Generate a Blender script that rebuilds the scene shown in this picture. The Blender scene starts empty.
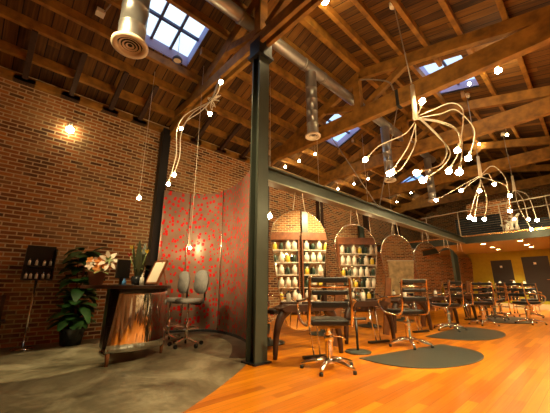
import bpy, bmesh, math, random
from mathutils import Vector, Matrix
random.seed(7)
SC = bpy.context.scene
COL = SC.collection
PI = math.pi
V = Vector

# ------------------------------------------------------------------ camera, world, exposure
cam_d = bpy.data.cameras.new('camera')
cam = bpy.data.objects.new('camera', cam_d)
COL.objects.link(cam)
cam.location = (0, 0, 1.0)
cam.rotation_euler = (math.radians(90 + 15.24), 0, math.radians(46.8))
cam_d.sensor_width = 36.0
cam_d.lens = 296.5 / 550 * 36
cam_d.clip_start = 0.05
SC.camera = cam
SC.view_settings.view_transform = 'Standard'
SC.view_settings.look = 'None'
SC.view_settings.gamma = 1.0
SC.view_settings.use_curve_mapping = False
SC.view_settings.exposure = 0.4

world = bpy.data.worlds.new('sky')
SC.world = world
world.use_nodes = True
wn, wl = world.node_tree.nodes, world.node_tree.links
wn.clear()
w_out = wn.new('ShaderNodeOutputWorld'); w_bg = wn.new('ShaderNodeBackground')
w_tc = wn.new('ShaderNodeTexCoord'); w_sep = wn.new('ShaderNodeSeparateXYZ'); w_rmp = wn.new('ShaderNodeValToRGB')
w_rmp.color_ramp.elements[0].position = 0.2
w_rmp.color_ramp.elements[0].color = (0.14, 0.36, 0.9, 1)
w_rmp.color_ramp.elements[1].position = 0.75
w_rmp.color_ramp.elements[1].color = (0.66, 0.86, 1.0, 1)
wl.new(w_tc.outputs['Generated'], w_sep.inputs[0]); wl.new(w_sep.outputs['Z'], w_rmp.inputs[0])
wl.new(w_rmp.outputs[0], w_bg.inputs[0]); wl.new(w_bg.outputs[0], w_out.inputs[0])
w_bg.inputs[1].default_value = 1.35

BULB_L = 128.0          # radiance of the bare bulbs
WARM = (1.0, 0.76, 0.38)
def lamp(kind, name, loc, power, color=WARM, target=None, size=0.05, spot=70, blend=0.4, parent=None):
    d = bpy.data.lights.new(name, kind)
    d.energy = power; d.color = color
    d.shadow_soft_size = size
    o = bpy.data.objects.new(name, d); COL.objects.link(o); o.location = loc
    if kind == 'SPOT':
        d.spot_size = math.radians(spot); d.spot_blend = blend
        o.rotation_euler = (V(target) - V(loc)).to_track_quat('-Z', 'Y').to_euler()
    if parent: o.parent = parent
    return o

# ------------------------------------------------------------------ materials
def new_mat(name):
    m = bpy.data.materials.new(name); m.use_nodes = True
    n = m.node_tree.nodes; l = m.node_tree.links
    return m, n, l, n['Principled BSDF']
def plain(name, col, rough=0.5, metal=0.0, noise=0.0, nscale=8.0, bump=0.0, trans=0.0, coat=0.0):
    m, n, l, b = new_mat(name)
    b.inputs['Base Color'].default_value = (*col, 1)
    b.inputs['Roughness'].default_value = rough
    b.inputs['Metallic'].default_value = metal
    b.inputs['Coat Weight'].default_value = coat
    if trans: b.inputs['Transmission Weight'].default_value = trans
    if noise or bump:
        tc = n.new('ShaderNodeTexCoord'); nz = n.new('ShaderNodeTexNoise')
        nz.inputs['Scale'].default_value = nscale; nz.inputs['Detail'].default_value = 5
        l.new(tc.outputs['Object'], nz.inputs['Vector'])
        if noise:
            r = n.new('ShaderNodeValToRGB')
            r.color_ramp.elements[0].position = 0.3; r.color_ramp.elements[1].position = 0.7
            r.color_ramp.elements[0].color = (*[c * (1 - noise) for c in col], 1)
            r.color_ramp.elements[1].color = (*[min(1, c * (1 + noise)) for c in col], 1)
            l.new(nz.outputs['Fac'], r.inputs[0]); l.new(r.outputs[0], b.inputs['Base Color'])
        if bump:
            bp = n.new('ShaderNodeBump'); bp.inputs['Strength'].default_value = bump
            l.new(nz.outputs['Fac'], bp.inputs['Height']); l.new(bp.outputs[0], b.inputs['Normal'])
    return m
def emit(name, col, strength):
    m, n, l, b = new_mat(name)
    b.inputs['Base Color'].default_value = (0, 0, 0, 1)
    b.inputs['Emission Color'].default_value = (*col, 1)
    b.inputs['Emission Strength'].default_value = strength
    return m
def math_node(n, l, op, a, b=None):
    x = n.new('ShaderNodeMath'); x.operation = op
    for i, v in enumerate((a, b)):
        if v is None: continue
        if isinstance(v, (int, float)): x.inputs[i].default_value = v
        else: l.new(v, x.inputs[i])
    return x.outputs[0]
def ramp(n, l, fac, stops):
    r = n.new('ShaderNodeValToRGB'); e = r.color_ramp.elements
    while len(e) < len(stops): e.new(0.5)
    for i, (p, c) in enumerate(stops): e[i].position = p; e[i].color = (*c, 1)
    l.new(fac, r.inputs[0]); return r.outputs[0]

def brick_mat(name, axis, tint=1.0):
    """running bond brick on a wall whose courses run along world axis 0 or 1"""
    m, n, l, b = new_mat(name)
    tc = n.new('ShaderNodeTexCoord'); sp = n.new('ShaderNodeSeparateXYZ'); cb = n.new('ShaderNodeCombineXYZ')
    l.new(tc.outputs['Object'], sp.inputs[0])
    l.new(sp.outputs[axis], cb.inputs[0]); l.new(sp.outputs[2], cb.inputs[1])
    nz0 = n.new('ShaderNodeTexNoise'); nz0.inputs['Scale'].default_value = 5
    l.new(tc.outputs['Object'], nz0.inputs['Vector'])
    mixv = n.new('ShaderNodeVectorMath'); mixv.operation = 'SCALE'; mixv.inputs['Scale'].default_value = 0.012
    l.new(nz0.outputs['Color'], mixv.inputs[0])
    add = n.new('ShaderNodeVectorMath'); l.new(cb.outputs[0], add.inputs[0]); l.new(mixv.outputs[0], add.inputs[1])
    br = n.new('ShaderNodeTexBrick'); l.new(add.outputs[0], br.inputs['Vector'])
    br.inputs['Scale'].default_value = 1.0
    br.inputs['Brick Width'].default_value = 0.235; br.inputs['Row Height'].default_value = 0.077
    br.inputs['Mortar Size'].default_value = 0.0125; br.inputs['Mortar Smooth'].default_value = 0.3
    br.inputs['Color1'].default_value = (0.54 * tint, 0.19 * tint, 0.05 * tint, 1)
    br.inputs['Color2'].default_value = (0.10 * tint, 0.036 * tint, 0.02 * tint, 1)
    br.inputs['Mortar'].default_value = (0.66 * tint, 0.52 * tint, 0.30 * tint, 1)
    nz = n.new('ShaderNodeTexNoise'); nz.inputs['Scale'].default_value = 1.3; nz.inputs['Detail'].default_value = 6
    l.new(tc.outputs['Object'], nz.inputs['Vector'])
    mx = n.new('ShaderNodeMix'); mx.data_type = 'RGBA'
    l.new(ramp(n, l, nz.outputs['Fac'], [(0.5, (0, 0, 0)), (0.75, (0.6, 0.6, 0.6))]), mx.inputs[0])
    l.new(br.outputs['Color'], mx.inputs[6]); mx.inputs[7].default_value = (0.50 * tint, 0.34 * tint, 0.16 * tint, 1)
    l.new(mx.outputs[2], b.inputs['Base Color'])
    b.inputs['Roughness'].default_value = 0.85
    bp = n.new('ShaderNodeBump'); bp.inputs['Strength'].default_value = 0.6; bp.inputs['Distance'].default_value = 0.02
    l.new(math_node(n, l, 'SUBTRACT', 1.0, br.outputs['Fac']), bp.inputs['Height']); l.new(bp.outputs[0], b.inputs['Normal'])
    return m

def board_mat(name, axis, width, c_dark, c_mid, c_light, rough=0.6, gap=0.06, along=None, length=2.2, coat=0.0, grain=1.0):
    """planks: each plank is `width` across world axis `axis`, running along axis `along`"""
    m, n, l, b = new_mat(name)
    tc = n.new('ShaderNodeTexCoord'); sp = n.new('ShaderNodeSeparateXYZ'); l.new(tc.outputs['Object'], sp.inputs[0])
    u = math_node(n, l, 'DIVIDE', sp.outputs[axis], width)
    idx = math_node(n, l, 'FLOOR', u); fr = math_node(n, l, 'FRACT', u)
    wn_ = n.new('ShaderNodeTexWhiteNoise'); wn_.noise_dimensions = '1D'; l.new(idx, wn_.inputs['W'])
    al = sp.outputs[along]
    off = math_node(n, l, 'MULTIPLY', wn_.outputs['Value'], 7.0)
    v = math_node(n, l, 'ADD', math_node(n, l, 'DIVIDE', al, length), off)
    idx2 = math_node(n, l, 'FLOOR', v)
    wn2 = n.new('ShaderNodeTexWhiteNoise'); wn2.noise_dimensions = '2D'
    cb = n.new('ShaderNodeCombineXYZ'); l.new(idx, cb.inputs[0]); l.new(idx2, cb.inputs[1]); l.new(cb.outputs[0], wn2.inputs['Vector'])
    # grain stretched along the plank
    cg = n.new('ShaderNodeCombineXYZ')
    l.new(math_node(n, l, 'MULTIPLY', u, 5.0), cg.inputs[0]); l.new(math_node(n, l, 'MULTIPLY', al, 1.3), cg.inputs[1])
    l.new(math_node(n, l, 'MULTIPLY', idx, 3.7), cg.inputs[2])
    nz = n.new('ShaderNodeTexNoise'); nz.inputs['Scale'].default_value = 1.2; nz.inputs['Detail'].default_value = 6
    l.new(cg.outputs[0], nz.inputs['Vector'])
    f = math_node(n, l, 'ADD', math_node(n, l, 'MULTIPLY', wn2.outputs['Value'], 0.55),
                  math_node(n, l, 'MULTIPLY', math_node(n, l, 'SUBTRACT', nz.outputs['Fac'], 0.28), grain))
    col = ramp(n, l, f, [(0.1, c_dark), (0.42, c_mid), (0.85, c_light)])
    edge = math_node(n, l, 'GREATER_THAN', fr, gap)
    mx = n.new('ShaderNodeMix'); mx.data_type = 'RGBA'
    l.new(edge, mx.inputs[0]); mx.inputs[6].default_value = (*[c * 0.35 for c in c_dark], 1); l.new(col, mx.inputs[7])
    l.new(mx.outputs[2], b.inputs['Base Color'])
    b.inputs['Roughness'].default_value = rough; b.inputs['Coat Weight'].default_value = coat
    b.inputs['Coat Roughness'].default_value = 0.12
    bp = n.new('ShaderNodeBump'); bp.inputs['Strength'].default_value = 0.25; bp.inputs['Distance'].default_value = 0.01
    l.new(math_node(n, l, 'ADD', edge, math_node(n, l, 'MULTIPLY', nz.outputs['Fac'], 0.4)), bp.inputs['Height'])
    l.new(bp.outputs[0], b.inputs['Normal'])
    return m

def dots_mat():
    """brushed sheet metal with scattered red perforations"""
    m, n, l, b = new_mat('red dotted metal')
    tc = n.new('ShaderNodeTexCoord'); mp = n.new('ShaderNodeMapping'); l.new(tc.outputs['UV'], mp.inputs['Vector'])
    mp.inputs['Scale'].default_value = (8.6, 7.6, 1)
    vo = n.new('ShaderNodeTexVoronoi'); vo.voronoi_dimensions = '2D'; vo.distance = 'MINKOWSKI'
    vo.inputs['Exponent'].default_value = 3.0; vo.inputs['Scale'].default_value = 1.0; vo.inputs['Randomness'].default_value = 0.95
    l.new(mp.outputs[0], vo.inputs['Vector'])
    sp = n.new('ShaderNodeSeparateColor'); l.new(vo.outputs['Color'], sp.inputs[0])
    size = math_node(n, l, 'ADD', math_node(n, l, 'MULTIPLY', sp.outputs[0], 0.17), 0.15)
    mask = math_node(n, l, 'LESS_THAN', vo.outputs['Distance'], size)
    nz = n.new('ShaderNodeTexNoise'); nz.inputs['Scale'].default_value = 2.5; nz.inputs['Detail'].default_value = 4
    l.new(tc.outputs['Object'], nz.inputs['Vector'])
    base = ramp(n, l, nz.outputs['Fac'], [(0.3, (0.36, 0.225, 0.16)), (0.7, (0.50, 0.33, 0.25))])
    mx = n.new('ShaderNodeMix'); mx.data_type = 'RGBA'
    l.new(mask, mx.inputs[0]); l.new(base, mx.inputs[6]); mx.inputs[7].default_value = (0.85, 0.012, 0.012, 1)
    l.new(mx.outputs[2], b.inputs['Base Color'])
    l.new(math_node(n, l, 'MULTIPLY', math_node(n, l, 'SUBTRACT', 1.0, mask), 0.3), b.inputs['Metallic'])
    b.inputs['Roughness'].default_value = 0.36
    return m

def concrete_mat():
    m, n, l, b = new_mat('stained concrete')
    tc = n.new('ShaderNodeTexCoord')
    nz = n.new('ShaderNodeTexNoise'); nz.inputs['Scale'].default_value = 1.1; nz.inputs['Detail'].default_value = 8
    nz.inputs['Roughness'].default_value = 0.65; nz.inputs['Distortion'].default_value = 0.8
    l.new(tc.outputs['Object'], nz.inputs['Vector'])
    nz2 = n.new('ShaderNodeTexNoise'); nz2.inputs['Scale'].default_value = 14; nz2.inputs['Detail'].default_value = 5
    l.new(tc.outputs['Object'], nz2.inputs['Vector'])
    f = math_node(n, l, 'ADD', math_node(n, l, 'MULTIPLY', nz.outputs['Fac'], 0.8), math_node(n, l, 'MULTIPLY', nz2.outputs['Fac'], 0.2))
    col = ramp(n, l, f, [(0.38, (0.07, 0.058, 0.036)), (0.5, (0.19, 0.165, 0.105)), (0.62, (0.37, 0.335, 0.23))])
    l.new(col, b.inputs['Base Color'])
    l.new(math_node(n, l, 'ADD', math_node(n, l, 'MULTIPLY', nz2.outputs['Fac'], 0.25), 0.22), b.inputs['Roughness'])
    bp = n.new('ShaderNodeBump'); bp.inputs['Strength'].default_value = 0.08
    l.new(nz2.outputs['Fac'], bp.inputs['Height']); l.new(bp.outputs[0], b.inputs['Normal'])
    return m

M = {}
M['brick_y'] = brick_mat('brick courses along the hall', 1)
M['brick_x'] = brick_mat('brick courses across the hall', 0)
M['deck'] = board_mat('roof boards', 1, 0.21, (0.024, 0.0085, 0.001), (0.105, 0.041, 0.0045), (0.25, 0.11, 0.013), 0.8, 0.085, along=0, length=3.1)
M['timber'] = plain('old timber', (0.31, 0.14, 0.018), 0.65, noise=0.45, nscale=5, bump=0.2)
M['timber_dark'] = plain('dark brace timber', (0.05, 0.022, 0.012), 0.7, noise=0.3)
M['floor_wood'] = board_mat('jatoba floor boards', 0, 0.095, (0.40, 0.10, 0.002), (0.60, 0.175, 0.003), (0.78, 0.28, 0.008), 0.3, 0.03, along=1, length=1.4, coat=0.15, grain=0.7)
M['concrete'] = concrete_mat()
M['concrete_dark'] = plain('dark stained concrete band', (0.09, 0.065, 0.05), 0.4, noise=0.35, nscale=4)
M['steel'] = plain('grey painted steel', (0.055, 0.064, 0.048), 0.42, 0.3, noise=0.12, nscale=3)
M['flange'] = plain('lamplit flange tone', (0.30, 0.29, 0.21), 0.4, 0.2)  # paler than the beam: lamplight from below put into the colour
M['steel_dark'] = plain('blackened steel', (0.02, 0.02, 0.022), 0.4, 0.4)
M['yellow'] = plain('mustard wall paint', (0.37, 0.31, 0.012), 0.7, noise=0.08)
M['soffit'] = plain('olive soffit paint', (0.34, 0.25, 0.10), 0.7)
M['door'] = plain('black door paint', (0.018, 0.013, 0.012), 0.45)
M['nosing'] = plain('pale step nosing', (0.6, 0.5, 0.33), 0.5)
M['duct'] = plain('galvanised duct', (0.42, 0.41, 0.40), 0.34, 0.8, noise=0.12, nscale=6)
M['duct_rim'] = plain('cream diffuser', (0.75, 0.62, 0.45), 0.5)
M['chrome'] = plain('chrome', (0.85, 0.82, 0.78), 0.09, 1.0)
m, n, l, b = new_mat('curved stainless'); M['stainless'] = m
b.inputs['Base Color'].default_value = (0.78, 0.76, 0.74, 1); b.inputs['Metallic'].default_value = 1.0; b.inputs['Roughness'].default_value = 0.07
tc = n.new('ShaderNodeTexCoord'); mp = n.new('ShaderNodeMapping'); l.new(tc.outputs['Object'], mp.inputs['Vector'])
mp.inputs['Rotation'].default_value = (math.radians(22), 0, 0); mp.inputs['Scale'].default_value = (5, 5, 0.5)
nz = n.new('ShaderNodeTexNoise'); nz.inputs['Scale'].default_value = 1.6; nz.inputs['Detail'].default_value = 2; l.new(mp.outputs[0], nz.inputs['Vector'])
bp = n.new('ShaderNodeBump'); bp.inputs['Strength'].default_value = 0.6; bp.inputs['Distance'].default_value = 0.05
l.new(nz.outputs['Fac'], bp.inputs['Height']); l.new(bp.outputs[0], b.inputs['Normal'])
M['black'] = plain('black vinyl', (0.005, 0.0045, 0.0045), 0.42)
M['rubber'] = plain('charcoal rubber mat', (0.045, 0.05, 0.042), 0.33, noise=0.15, nscale=20)
M['grey_fabric'] = plain('grey upholstery', (0.24, 0.225, 0.215), 0.8, noise=0.12, nscale=30)
M['walnut'] = plain('dark walnut', (0.035, 0.013, 0.007), 0.35, noise=0.35, nscale=7)
M['red_wood'] = plain('red brown wood', (0.20, 0.065, 0.022), 0.4, noise=0.35, nscale=7)
M['fin_wood'] = plain('dark red brown wood', (0.12, 0.042, 0.014), 0.4, noise=0.35, nscale=7)
M['mirror'] = plain('mirror silver', (0.92, 0.91, 0.88), 0.015, 1.0)
M['frame_metal'] = plain('brushed mirror rim', (0.75, 0.70, 0.60), 0.22, 1.0)
M['cable'] = plain('white cable sheath', (0.85, 0.75, 0.58), 0.5)
M['wire'] = plain('grey wire', (0.35, 0.30, 0.24), 0.5, 0.3)
M['bulb'] = emit('lit bulb', WARM, BULB_L)
M['bulb_soft'] = emit('lit soft bulb', WARM, 26.0)
M['bulb_mini'] = emit('lit small bulb', WARM, BULB_L * 0.6)
M['downlight'] = emit('lit downlight', (1.0, 0.62, 0.26), 60.0)
M['leaf'] = plain('dark green leaf', (0.035, 0.12, 0.025), 0.45, noise=0.5, nscale=5)
M['leaf_dark'] = plain('dark bronze leaf', (0.03, 0.035, 0.012), 0.5, noise=0.4)
M['leaf_pale'] = plain('pale green leaf', (0.22, 0.30, 0.10), 0.5, noise=0.3)
M['petal_white'] = plain('cream petal', (0.9, 0.8, 0.66), 0.6)
M['petal_orange'] = plain('orange petal', (0.8, 0.32, 0.08), 0.6, noise=0.3)
M['petal_red'] = plain('red petal', (0.55, 0.03, 0.02), 0.6)
M['petal_yellow'] = plain('yellow petal', (0.75, 0.55, 0.06), 0.6)
M['pot_dark'] = plain('black glazed pot', (0.015, 0.017, 0.02), 0.25)
M['pot_clay'] = plain('brown clay pot', (0.22, 0.075, 0.03), 0.6)
M['white'] = plain('white plastic', (0.80, 0.76, 0.66), 0.4)
M['blue'] = plain('blue glass', (0.08, 0.25, 0.55), 0.2)
M['paper'] = plain('cream paper', (0.78, 0.70, 0.55), 0.7)
M['green_blk'] = plain('bottle green plastic', (0.03, 0.06, 0.04), 0.35)
M['slat'] = plain('blue black slats', (0.016, 0.022, 0.028), 0.5)
M['chrome_reflect'] = plain('chrome with orange reflection', (0.85, 0.66, 0.48), 0.14, 1.0)  # chrome tube with the floor's orange reflection put into its colour
M['copper'] = plain('copper toned tube', (0.62, 0.33, 0.14), 0.22, 0.9)
M['curb'] = plain('pale violet skylight curb', (0.42, 0.38, 0.60), 0.6)
M['muntin'] = plain('dark blue muntin', (0.05, 0.06, 0.16), 0.5)
M['dots'] = dots_mat()
mg, n_, l_, b_ = new_mat('skylight glass')
n_.remove(b_)
tr = n_.new('ShaderNodeBsdfTransparent'); gl = n_.new('ShaderNodeBsdfGlossy'); gl.inputs['Roughness'].default_value = 0.03
mxs = n_.new('ShaderNodeMixShader'); mxs.inputs[0].default_value = 0.05
l_.new(tr.outputs[0], mxs.inputs[1]); l_.new(gl.outputs[0], mxs.inputs[2]); l_.new(mxs.outputs[0], n_['Material Output'].inputs[0])
M['glass'] = mg

# ------------------------------------------------------------------ mesh helpers
class MB:
    def __init__(s): s.bm = bmesh.new()
    def face(s, pts, smooth=False):
        f = s.bm.faces.new([s.bm.verts.new(p) for p in pts]); f.smooth = smooth; return f
    def box(s, c, d, rz=0.0, rx=0.0, ry=0.0):
        mt = Matrix.Translation(c) @ Matrix.Rotation(rz, 4, 'Z') @ Matrix.Rotation(ry, 4, 'Y') @ Matrix.Rotation(rx, 4, 'X')
        vs = [s.bm.verts.new(mt @ V((x * d[0] / 2, y * d[1] / 2, z * d[2] / 2))) for x in (-1, 1) for y in (-1, 1) for z in (-1, 1)]
        for q in ((0, 1, 3, 2), (4, 6, 7, 5), (0, 4, 5, 1), (2, 3, 7, 6), (0, 2, 6, 4), (1, 5, 7, 3)):
            s.bm.faces.new([vs[i] for i in q])
        return s
    def bar(s, p, q, w, h, up=(0, 0, 1)):
        p, q = V(p), V(q); d = (q - p).normalized(); u = V(up)
        if abs(d.dot(u)) > 0.99: u = V((1, 0, 0))
        a = d.cross(u).normalized(); b = a.cross(d).normalized()
        r = []
        for e in (p, q):
            r.append([s.bm.verts.new(e + a * i * w / 2 + b * j * h / 2) for i, j in ((-1, -1), (1, -1), (1, 1), (-1, 1))])
        for i in range(4): s.bm.faces.new((r[0][i], r[0][(i + 1) % 4], r[1][(i + 1) % 4], r[1][i]))
        s.bm.faces.new(r[0][::-1]); s.bm.faces.new(r[1]); return s
    def tube(s, pts, r, seg=8, cap=True):
        pts = [V(p) for p in pts]; n = len(pts)
        rr = r if isinstance(r, (list, tuple)) else [r] * n
        t0 = (pts[1] - pts[0]).normalized()
        a = t0.orthogonal().normalized(); rings = []
        for i in range(n):
            t = (pts[min(i + 1, n - 1)] - pts[max(i - 1, 0)]).normalized()
            a = (a - t * a.dot(t)).normalized(); b = t.cross(a)
            rings.append([s.bm.verts.new(pts[i] + (a * math.cos(k * 2 * PI / seg) + b * math.sin(k * 2 * PI / seg)) * rr[i]) for k in range(seg)])
        for i in range(n - 1):
            for k in range(seg):
                f = s.bm.faces.new((rings[i][k], rings[i][(k + 1) % seg], rings[i + 1][(k + 1) % seg], rings[i + 1][k])); f.smooth = True
        if cap: s.bm.faces.new(rings[0][::-1]); s.bm.faces.new(rings[-1])
        return s
    def lathe(s, c, prof, seg=20):
        """prof: list of (radius, z); axis vertical through c"""
        c = V(c); rings = []
        for r, z in prof:
            if r < 1e-5: rings.append([s.bm.verts.new(c + V((0, 0, z)))])
            else: rings.append([s.bm.verts.new(c + V((r * math.cos(k * 2 * PI / seg), r * math.sin(k * 2 * PI / seg), z))) for k in range(seg)])
        for A, B in zip(rings, rings[1:]):
            for k in range(seg):
                k2 = (k + 1) % seg
                if len(A) == 1 and len(B) == 1: continue
                if len(A) == 1: f = s.bm.faces.new((A[0], B[k2], B[k]))
                elif len(B) == 1: f = s.bm.faces.new((A[k], A[k2], B[0]))
                else: f = s.bm.faces.new((A[k], A[k2], B[k2], B[k]))
                f.smooth = True
        return s
    def ball(s, c, r, sub=2, sc=(1, 1, 1)):
        mt = Matrix.Translation(c) @ Matrix.Diagonal((*sc, 1))
        g = bmesh.ops.create_icosphere(s.bm, subdivisions=sub, radius=r, matrix=mt)
        for v in g['verts']:
            for f in v.link_faces: f.smooth = True
        return s
    def prism(s, poly, p0, ax, ay, depth):
        """extrude the 2-D polygon laid on axes ax, ay from p0 along ax x ay by depth, centred"""
        p0, ax, ay = V(p0), V(ax).normalized(), V(ay).normalized(); az = ax.cross(ay).normalized()
        A = [s.bm.verts.new(p0 + ax * x + ay * y - az * depth / 2) for x, y in poly]
        B = [s.bm.verts.new(p0 + ax * x + ay * y + az * depth / 2) for x, y in poly]
        n = len(poly)
        s.bm.faces.new(A[::-1]); s.bm.faces.new(B)
        for i in range(n): s.bm.faces.new((A[i], A[(i + 1) % n], B[(i + 1) % n], B[i]))
        return s
    def strip(s, path, z0, z1, thick=0.0, uv=False, z0f=None, z1f=None):
        """vertical sheet standing on a plan path; z0/z1 heights; thick to the left of the path"""
        n = len(path); P = [V((x, y, 0)) for x, y in path]
        L = [0.0]
        for a, b in zip(P, P[1:]): L.append(L[-1] + (b - a).length)
        nor = []
        for i in range(n):
            t = (P[min(i + 1, n - 1)] - P[max(i - 1, 0)]).normalized(); nor.append(V((-t.y, t.x, 0)))
        lay = s.bm.loops.layers.uv.new('UVMap') if uv else None
        def ring(off):
            return [(s.bm.verts.new(P[i] + nor[i] * off + V((0, 0, z0f(i) if z0f else z0))), s.bm.verts.new(P[i] + nor[i] * off + V((0, 0, z1f(i) if z1f else z1)))) for i in range(n)]
        A = ring(0.0); B = ring(thick) if thick else None
        for i in range(n - 1):
            fs = [s.bm.faces.new((A[i][0], A[i + 1][0], A[i + 1][1], A[i][1]))]
            if B:
                fs.append(s.bm.faces.new((B[i + 1][0], B[i][0], B[i][1], B[i + 1][1])))
                s.bm.faces.new((A[i][1], A[i + 1][1], B[i + 1][1], B[i][1])); s.bm.faces.new((A[i + 1][0], A[i][0], B[i][0], B[i + 1][0]))
            for f in fs:
                f.smooth = True
                if lay:
                    for lp in f.loops:
                        j = i if min((lp.vert.co.xy - P[i].xy).length, 9) < (lp.vert.co.xy - P[i + 1].xy).length else i + 1
                        lp[lay].uv = (L[j] + uv, lp.vert.co.z)
        if B:
            for i in (0, n - 1): s.bm.faces.new((A[i][0], A[i][1], B[i][1], B[i][0]))
        return s
    def build(s, name, mat, parent=None, loc=None, bevel=0.0):
        bmesh.ops.recalc_face_normals(s.bm, faces=s.bm.faces[:])
        me = bpy.data.meshes.new(name); s.bm.to_mesh(me); s.bm.free()
        me.materials.append(mat if not isinstance(mat, str) else M[mat])
        o = bpy.data.objects.new(name, me); COL.objects.link(o)
        if loc is not None: o.location = loc
        if parent: o.parent = parent
        if bevel:
            b = o.modifiers.new('bevel', 'BEVEL'); b.width = bevel; b.segments = 2; b.limit_method = 'ANGLE'
        return o
def spline(pts, n=6):
    pts = [V(p) for p in pts]; out = []
    P = [pts[0] * 2 - pts[1]] + pts + [pts[-1] * 2 - pts[-2]]
    for i in range(1, len(P) - 2):
        for k in range(n):
            t = k / n; a, b, c, d = P[i - 1:i + 3]
            out.append(0.5 * ((2 * b) + (c - a) * t + (2 * a - 5 * b + 4 * c - d) * t * t + (3 * b - a - 3 * c + d) * t ** 3))
    return out + [pts[-1]]
def tag(o, label, cat, group=None, kind=None):
    o['label'] = label; o['category'] = cat
    if group: o['group'] = group
    if kind: o['kind'] = kind
    return o
def thing(name, label, cat, loc=(0, 0, 0), rz=0.0, group=None):
    o = bpy.data.objects.new(name, None); COL.objects.link(o)
    o.location = loc; o.rotation_euler = (0, 0, rz); o.empty_display_size = 0.1
    return tag(o, label, cat, group)
def copy_tree(o, parent=None):
    c = o.copy(); COL.objects.link(c)
    if parent: c.parent = parent
    for ch in o.children: copy_tree(ch, c)
    return c
def struct(o, label=None):
    o['kind'] = 'structure'
    if label: o['label'] = label
    return o
def dup(proto, label, loc, rz=0.0, group=None):
    c = copy_tree(proto); c.location = loc; c.rotation_euler = (0, 0, rz); c['label'] = label
    if group: c['group'] = group
    return c

# ------------------------------------------------------------------ the shell
XL, XR, YB, YF = -7.2, 3.6, -3.0, 19.3
RX, RZ, SL, SR = -3.3, 6.75, 0.39, 0.25
def zl(x): return RZ + SL * (x - RX)
def zr(x): return RZ - SR * (x - RX)
edge = [(-2.4, -3.0), (-2.4, 0.3), (-2.46, 0.9), (-2.59, 1.4), (-2.85, 1.85), (-3.17, 2.33), (-3.48, 2.75), (-3.95, 3.22), (-4.5, 3.62), (-5.1, 3.88), (-5.8, 4.02), (-6.4, 4.05), (-6.85, 3.95), (-7.2, 3.75)]
b = MB(); b.prism([(-7.2, -3.0)] + edge, (0, 0, -0.05), (1, 0, 0), (0, 1, 0), 0.1)
struct(b.build('floor', 'concrete'), 'stained grey brown concrete floor around the reception desk')
b = MB(); b.prism([(3.6, YF), (-7.2, YF)] + edge[::-1] + [(3.6, -3.0)], (0, 0, -0.05), (1, 0, 0), (0, 1, 0), 0.1)
struct(b.build('wood_floor', 'floor_wood'), 'glossy orange wood plank floor of the styling hall')
struct(MB().box((XL - 0.15, (YB + YF) / 2, 2.56), (0.3, YF - YB + 0.6, 5.22)).build('wall_left', 'brick_y'), 'long red brick side wall')
struct(MB().box((XR + 0.15, (YB + YF) / 2, 2.5), (0.3, YF - YB + 0.6, 5.1)).build('wall_right', 'brick_y'), 'brick side wall across the hall')
gable = [(XL, -0.05), (XR, -0.05), (XR, zr(XR) + 0.0), (RX, RZ), (XL, zl(XL))]
struct(MB().prism(gable, (0, YB - 0.15, 0), (1, 0, 0), (0, 0, 1), 0.3).build('wall_back', 'brick_x'), 'brick end wall behind the viewer')
struct(MB().prism([(x, (z if i > 1 else 2.86)) for i, (x, z) in enumerate(gable)], (0, YF + 0.15, 0), (1, 0, 0), (0, 0, 1), 0.3).build('wall_far', 'brick_x'), 'brick gable wall above the mezzanine')
# yellow wall below the mezzanine with door openings cut round the doors
y0 = YF + 0.1
dl = [(-3.82, -2.93, 0.36, 2.36), (-2.52, -1.5, 0.36, 2.46)]
b = MB()
xs = [XL, dl[0][0], dl[0][1], dl[1][0], dl[1][1], XR]
for i in range(0, 6, 2): b.box(((xs[i] + xs[i + 1]) / 2, y0, 1.43), (xs[i + 1] - xs[i], 0.2, 2.86))
for x0, x1, z0, z1 in dl:
    b.box(((x0 + x1) / 2, y0, (z1 + 2.86) / 2), (x1 - x0, 0.2, 2.86 - z1)); b.box(((x0 + x1) / 2, y0, z0 / 2), (x1 - x0, 0.2, z0))
struct(b.build('wall_yellow', 'yellow'), 'mustard yellow end wall under the mezzanine')
for k, (x0, x1, z0, z1) in enumerate(dl):
    d = struct(MB().box(((x0 + x1) / 2, y0 - 0.04, (z0 + z1) / 2), (x1 - x0, 0.06, z1 - z0)).build('door_%d' % (k + 1), 'door'), ['black door left of centre in the yellow wall', 'black door at the right in the yellow wall'][k])
    MB().box(((x0 + x1) / 2 - 0.02, y0 - 0.078, z1 - 0.33), (0.10, 0.012, 0.10)).build('sign_plate', 'white', d)
    MB().tube([(x1 - 0.08, y0 - 0.07, 1.35), (x1 - 0.08, y0 - 0.13, 1.35), (x1 - 0.22, y0 - 0.13, 1.35)], 0.014).build('handle', 'chrome', d)
struct(MB().box((-2.0, YF - 0.25, 0.11), (5.0, 0.5, 0.22)).build('trim_1', 'nosing'), 'pale step along the foot of the yellow wall')

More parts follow.
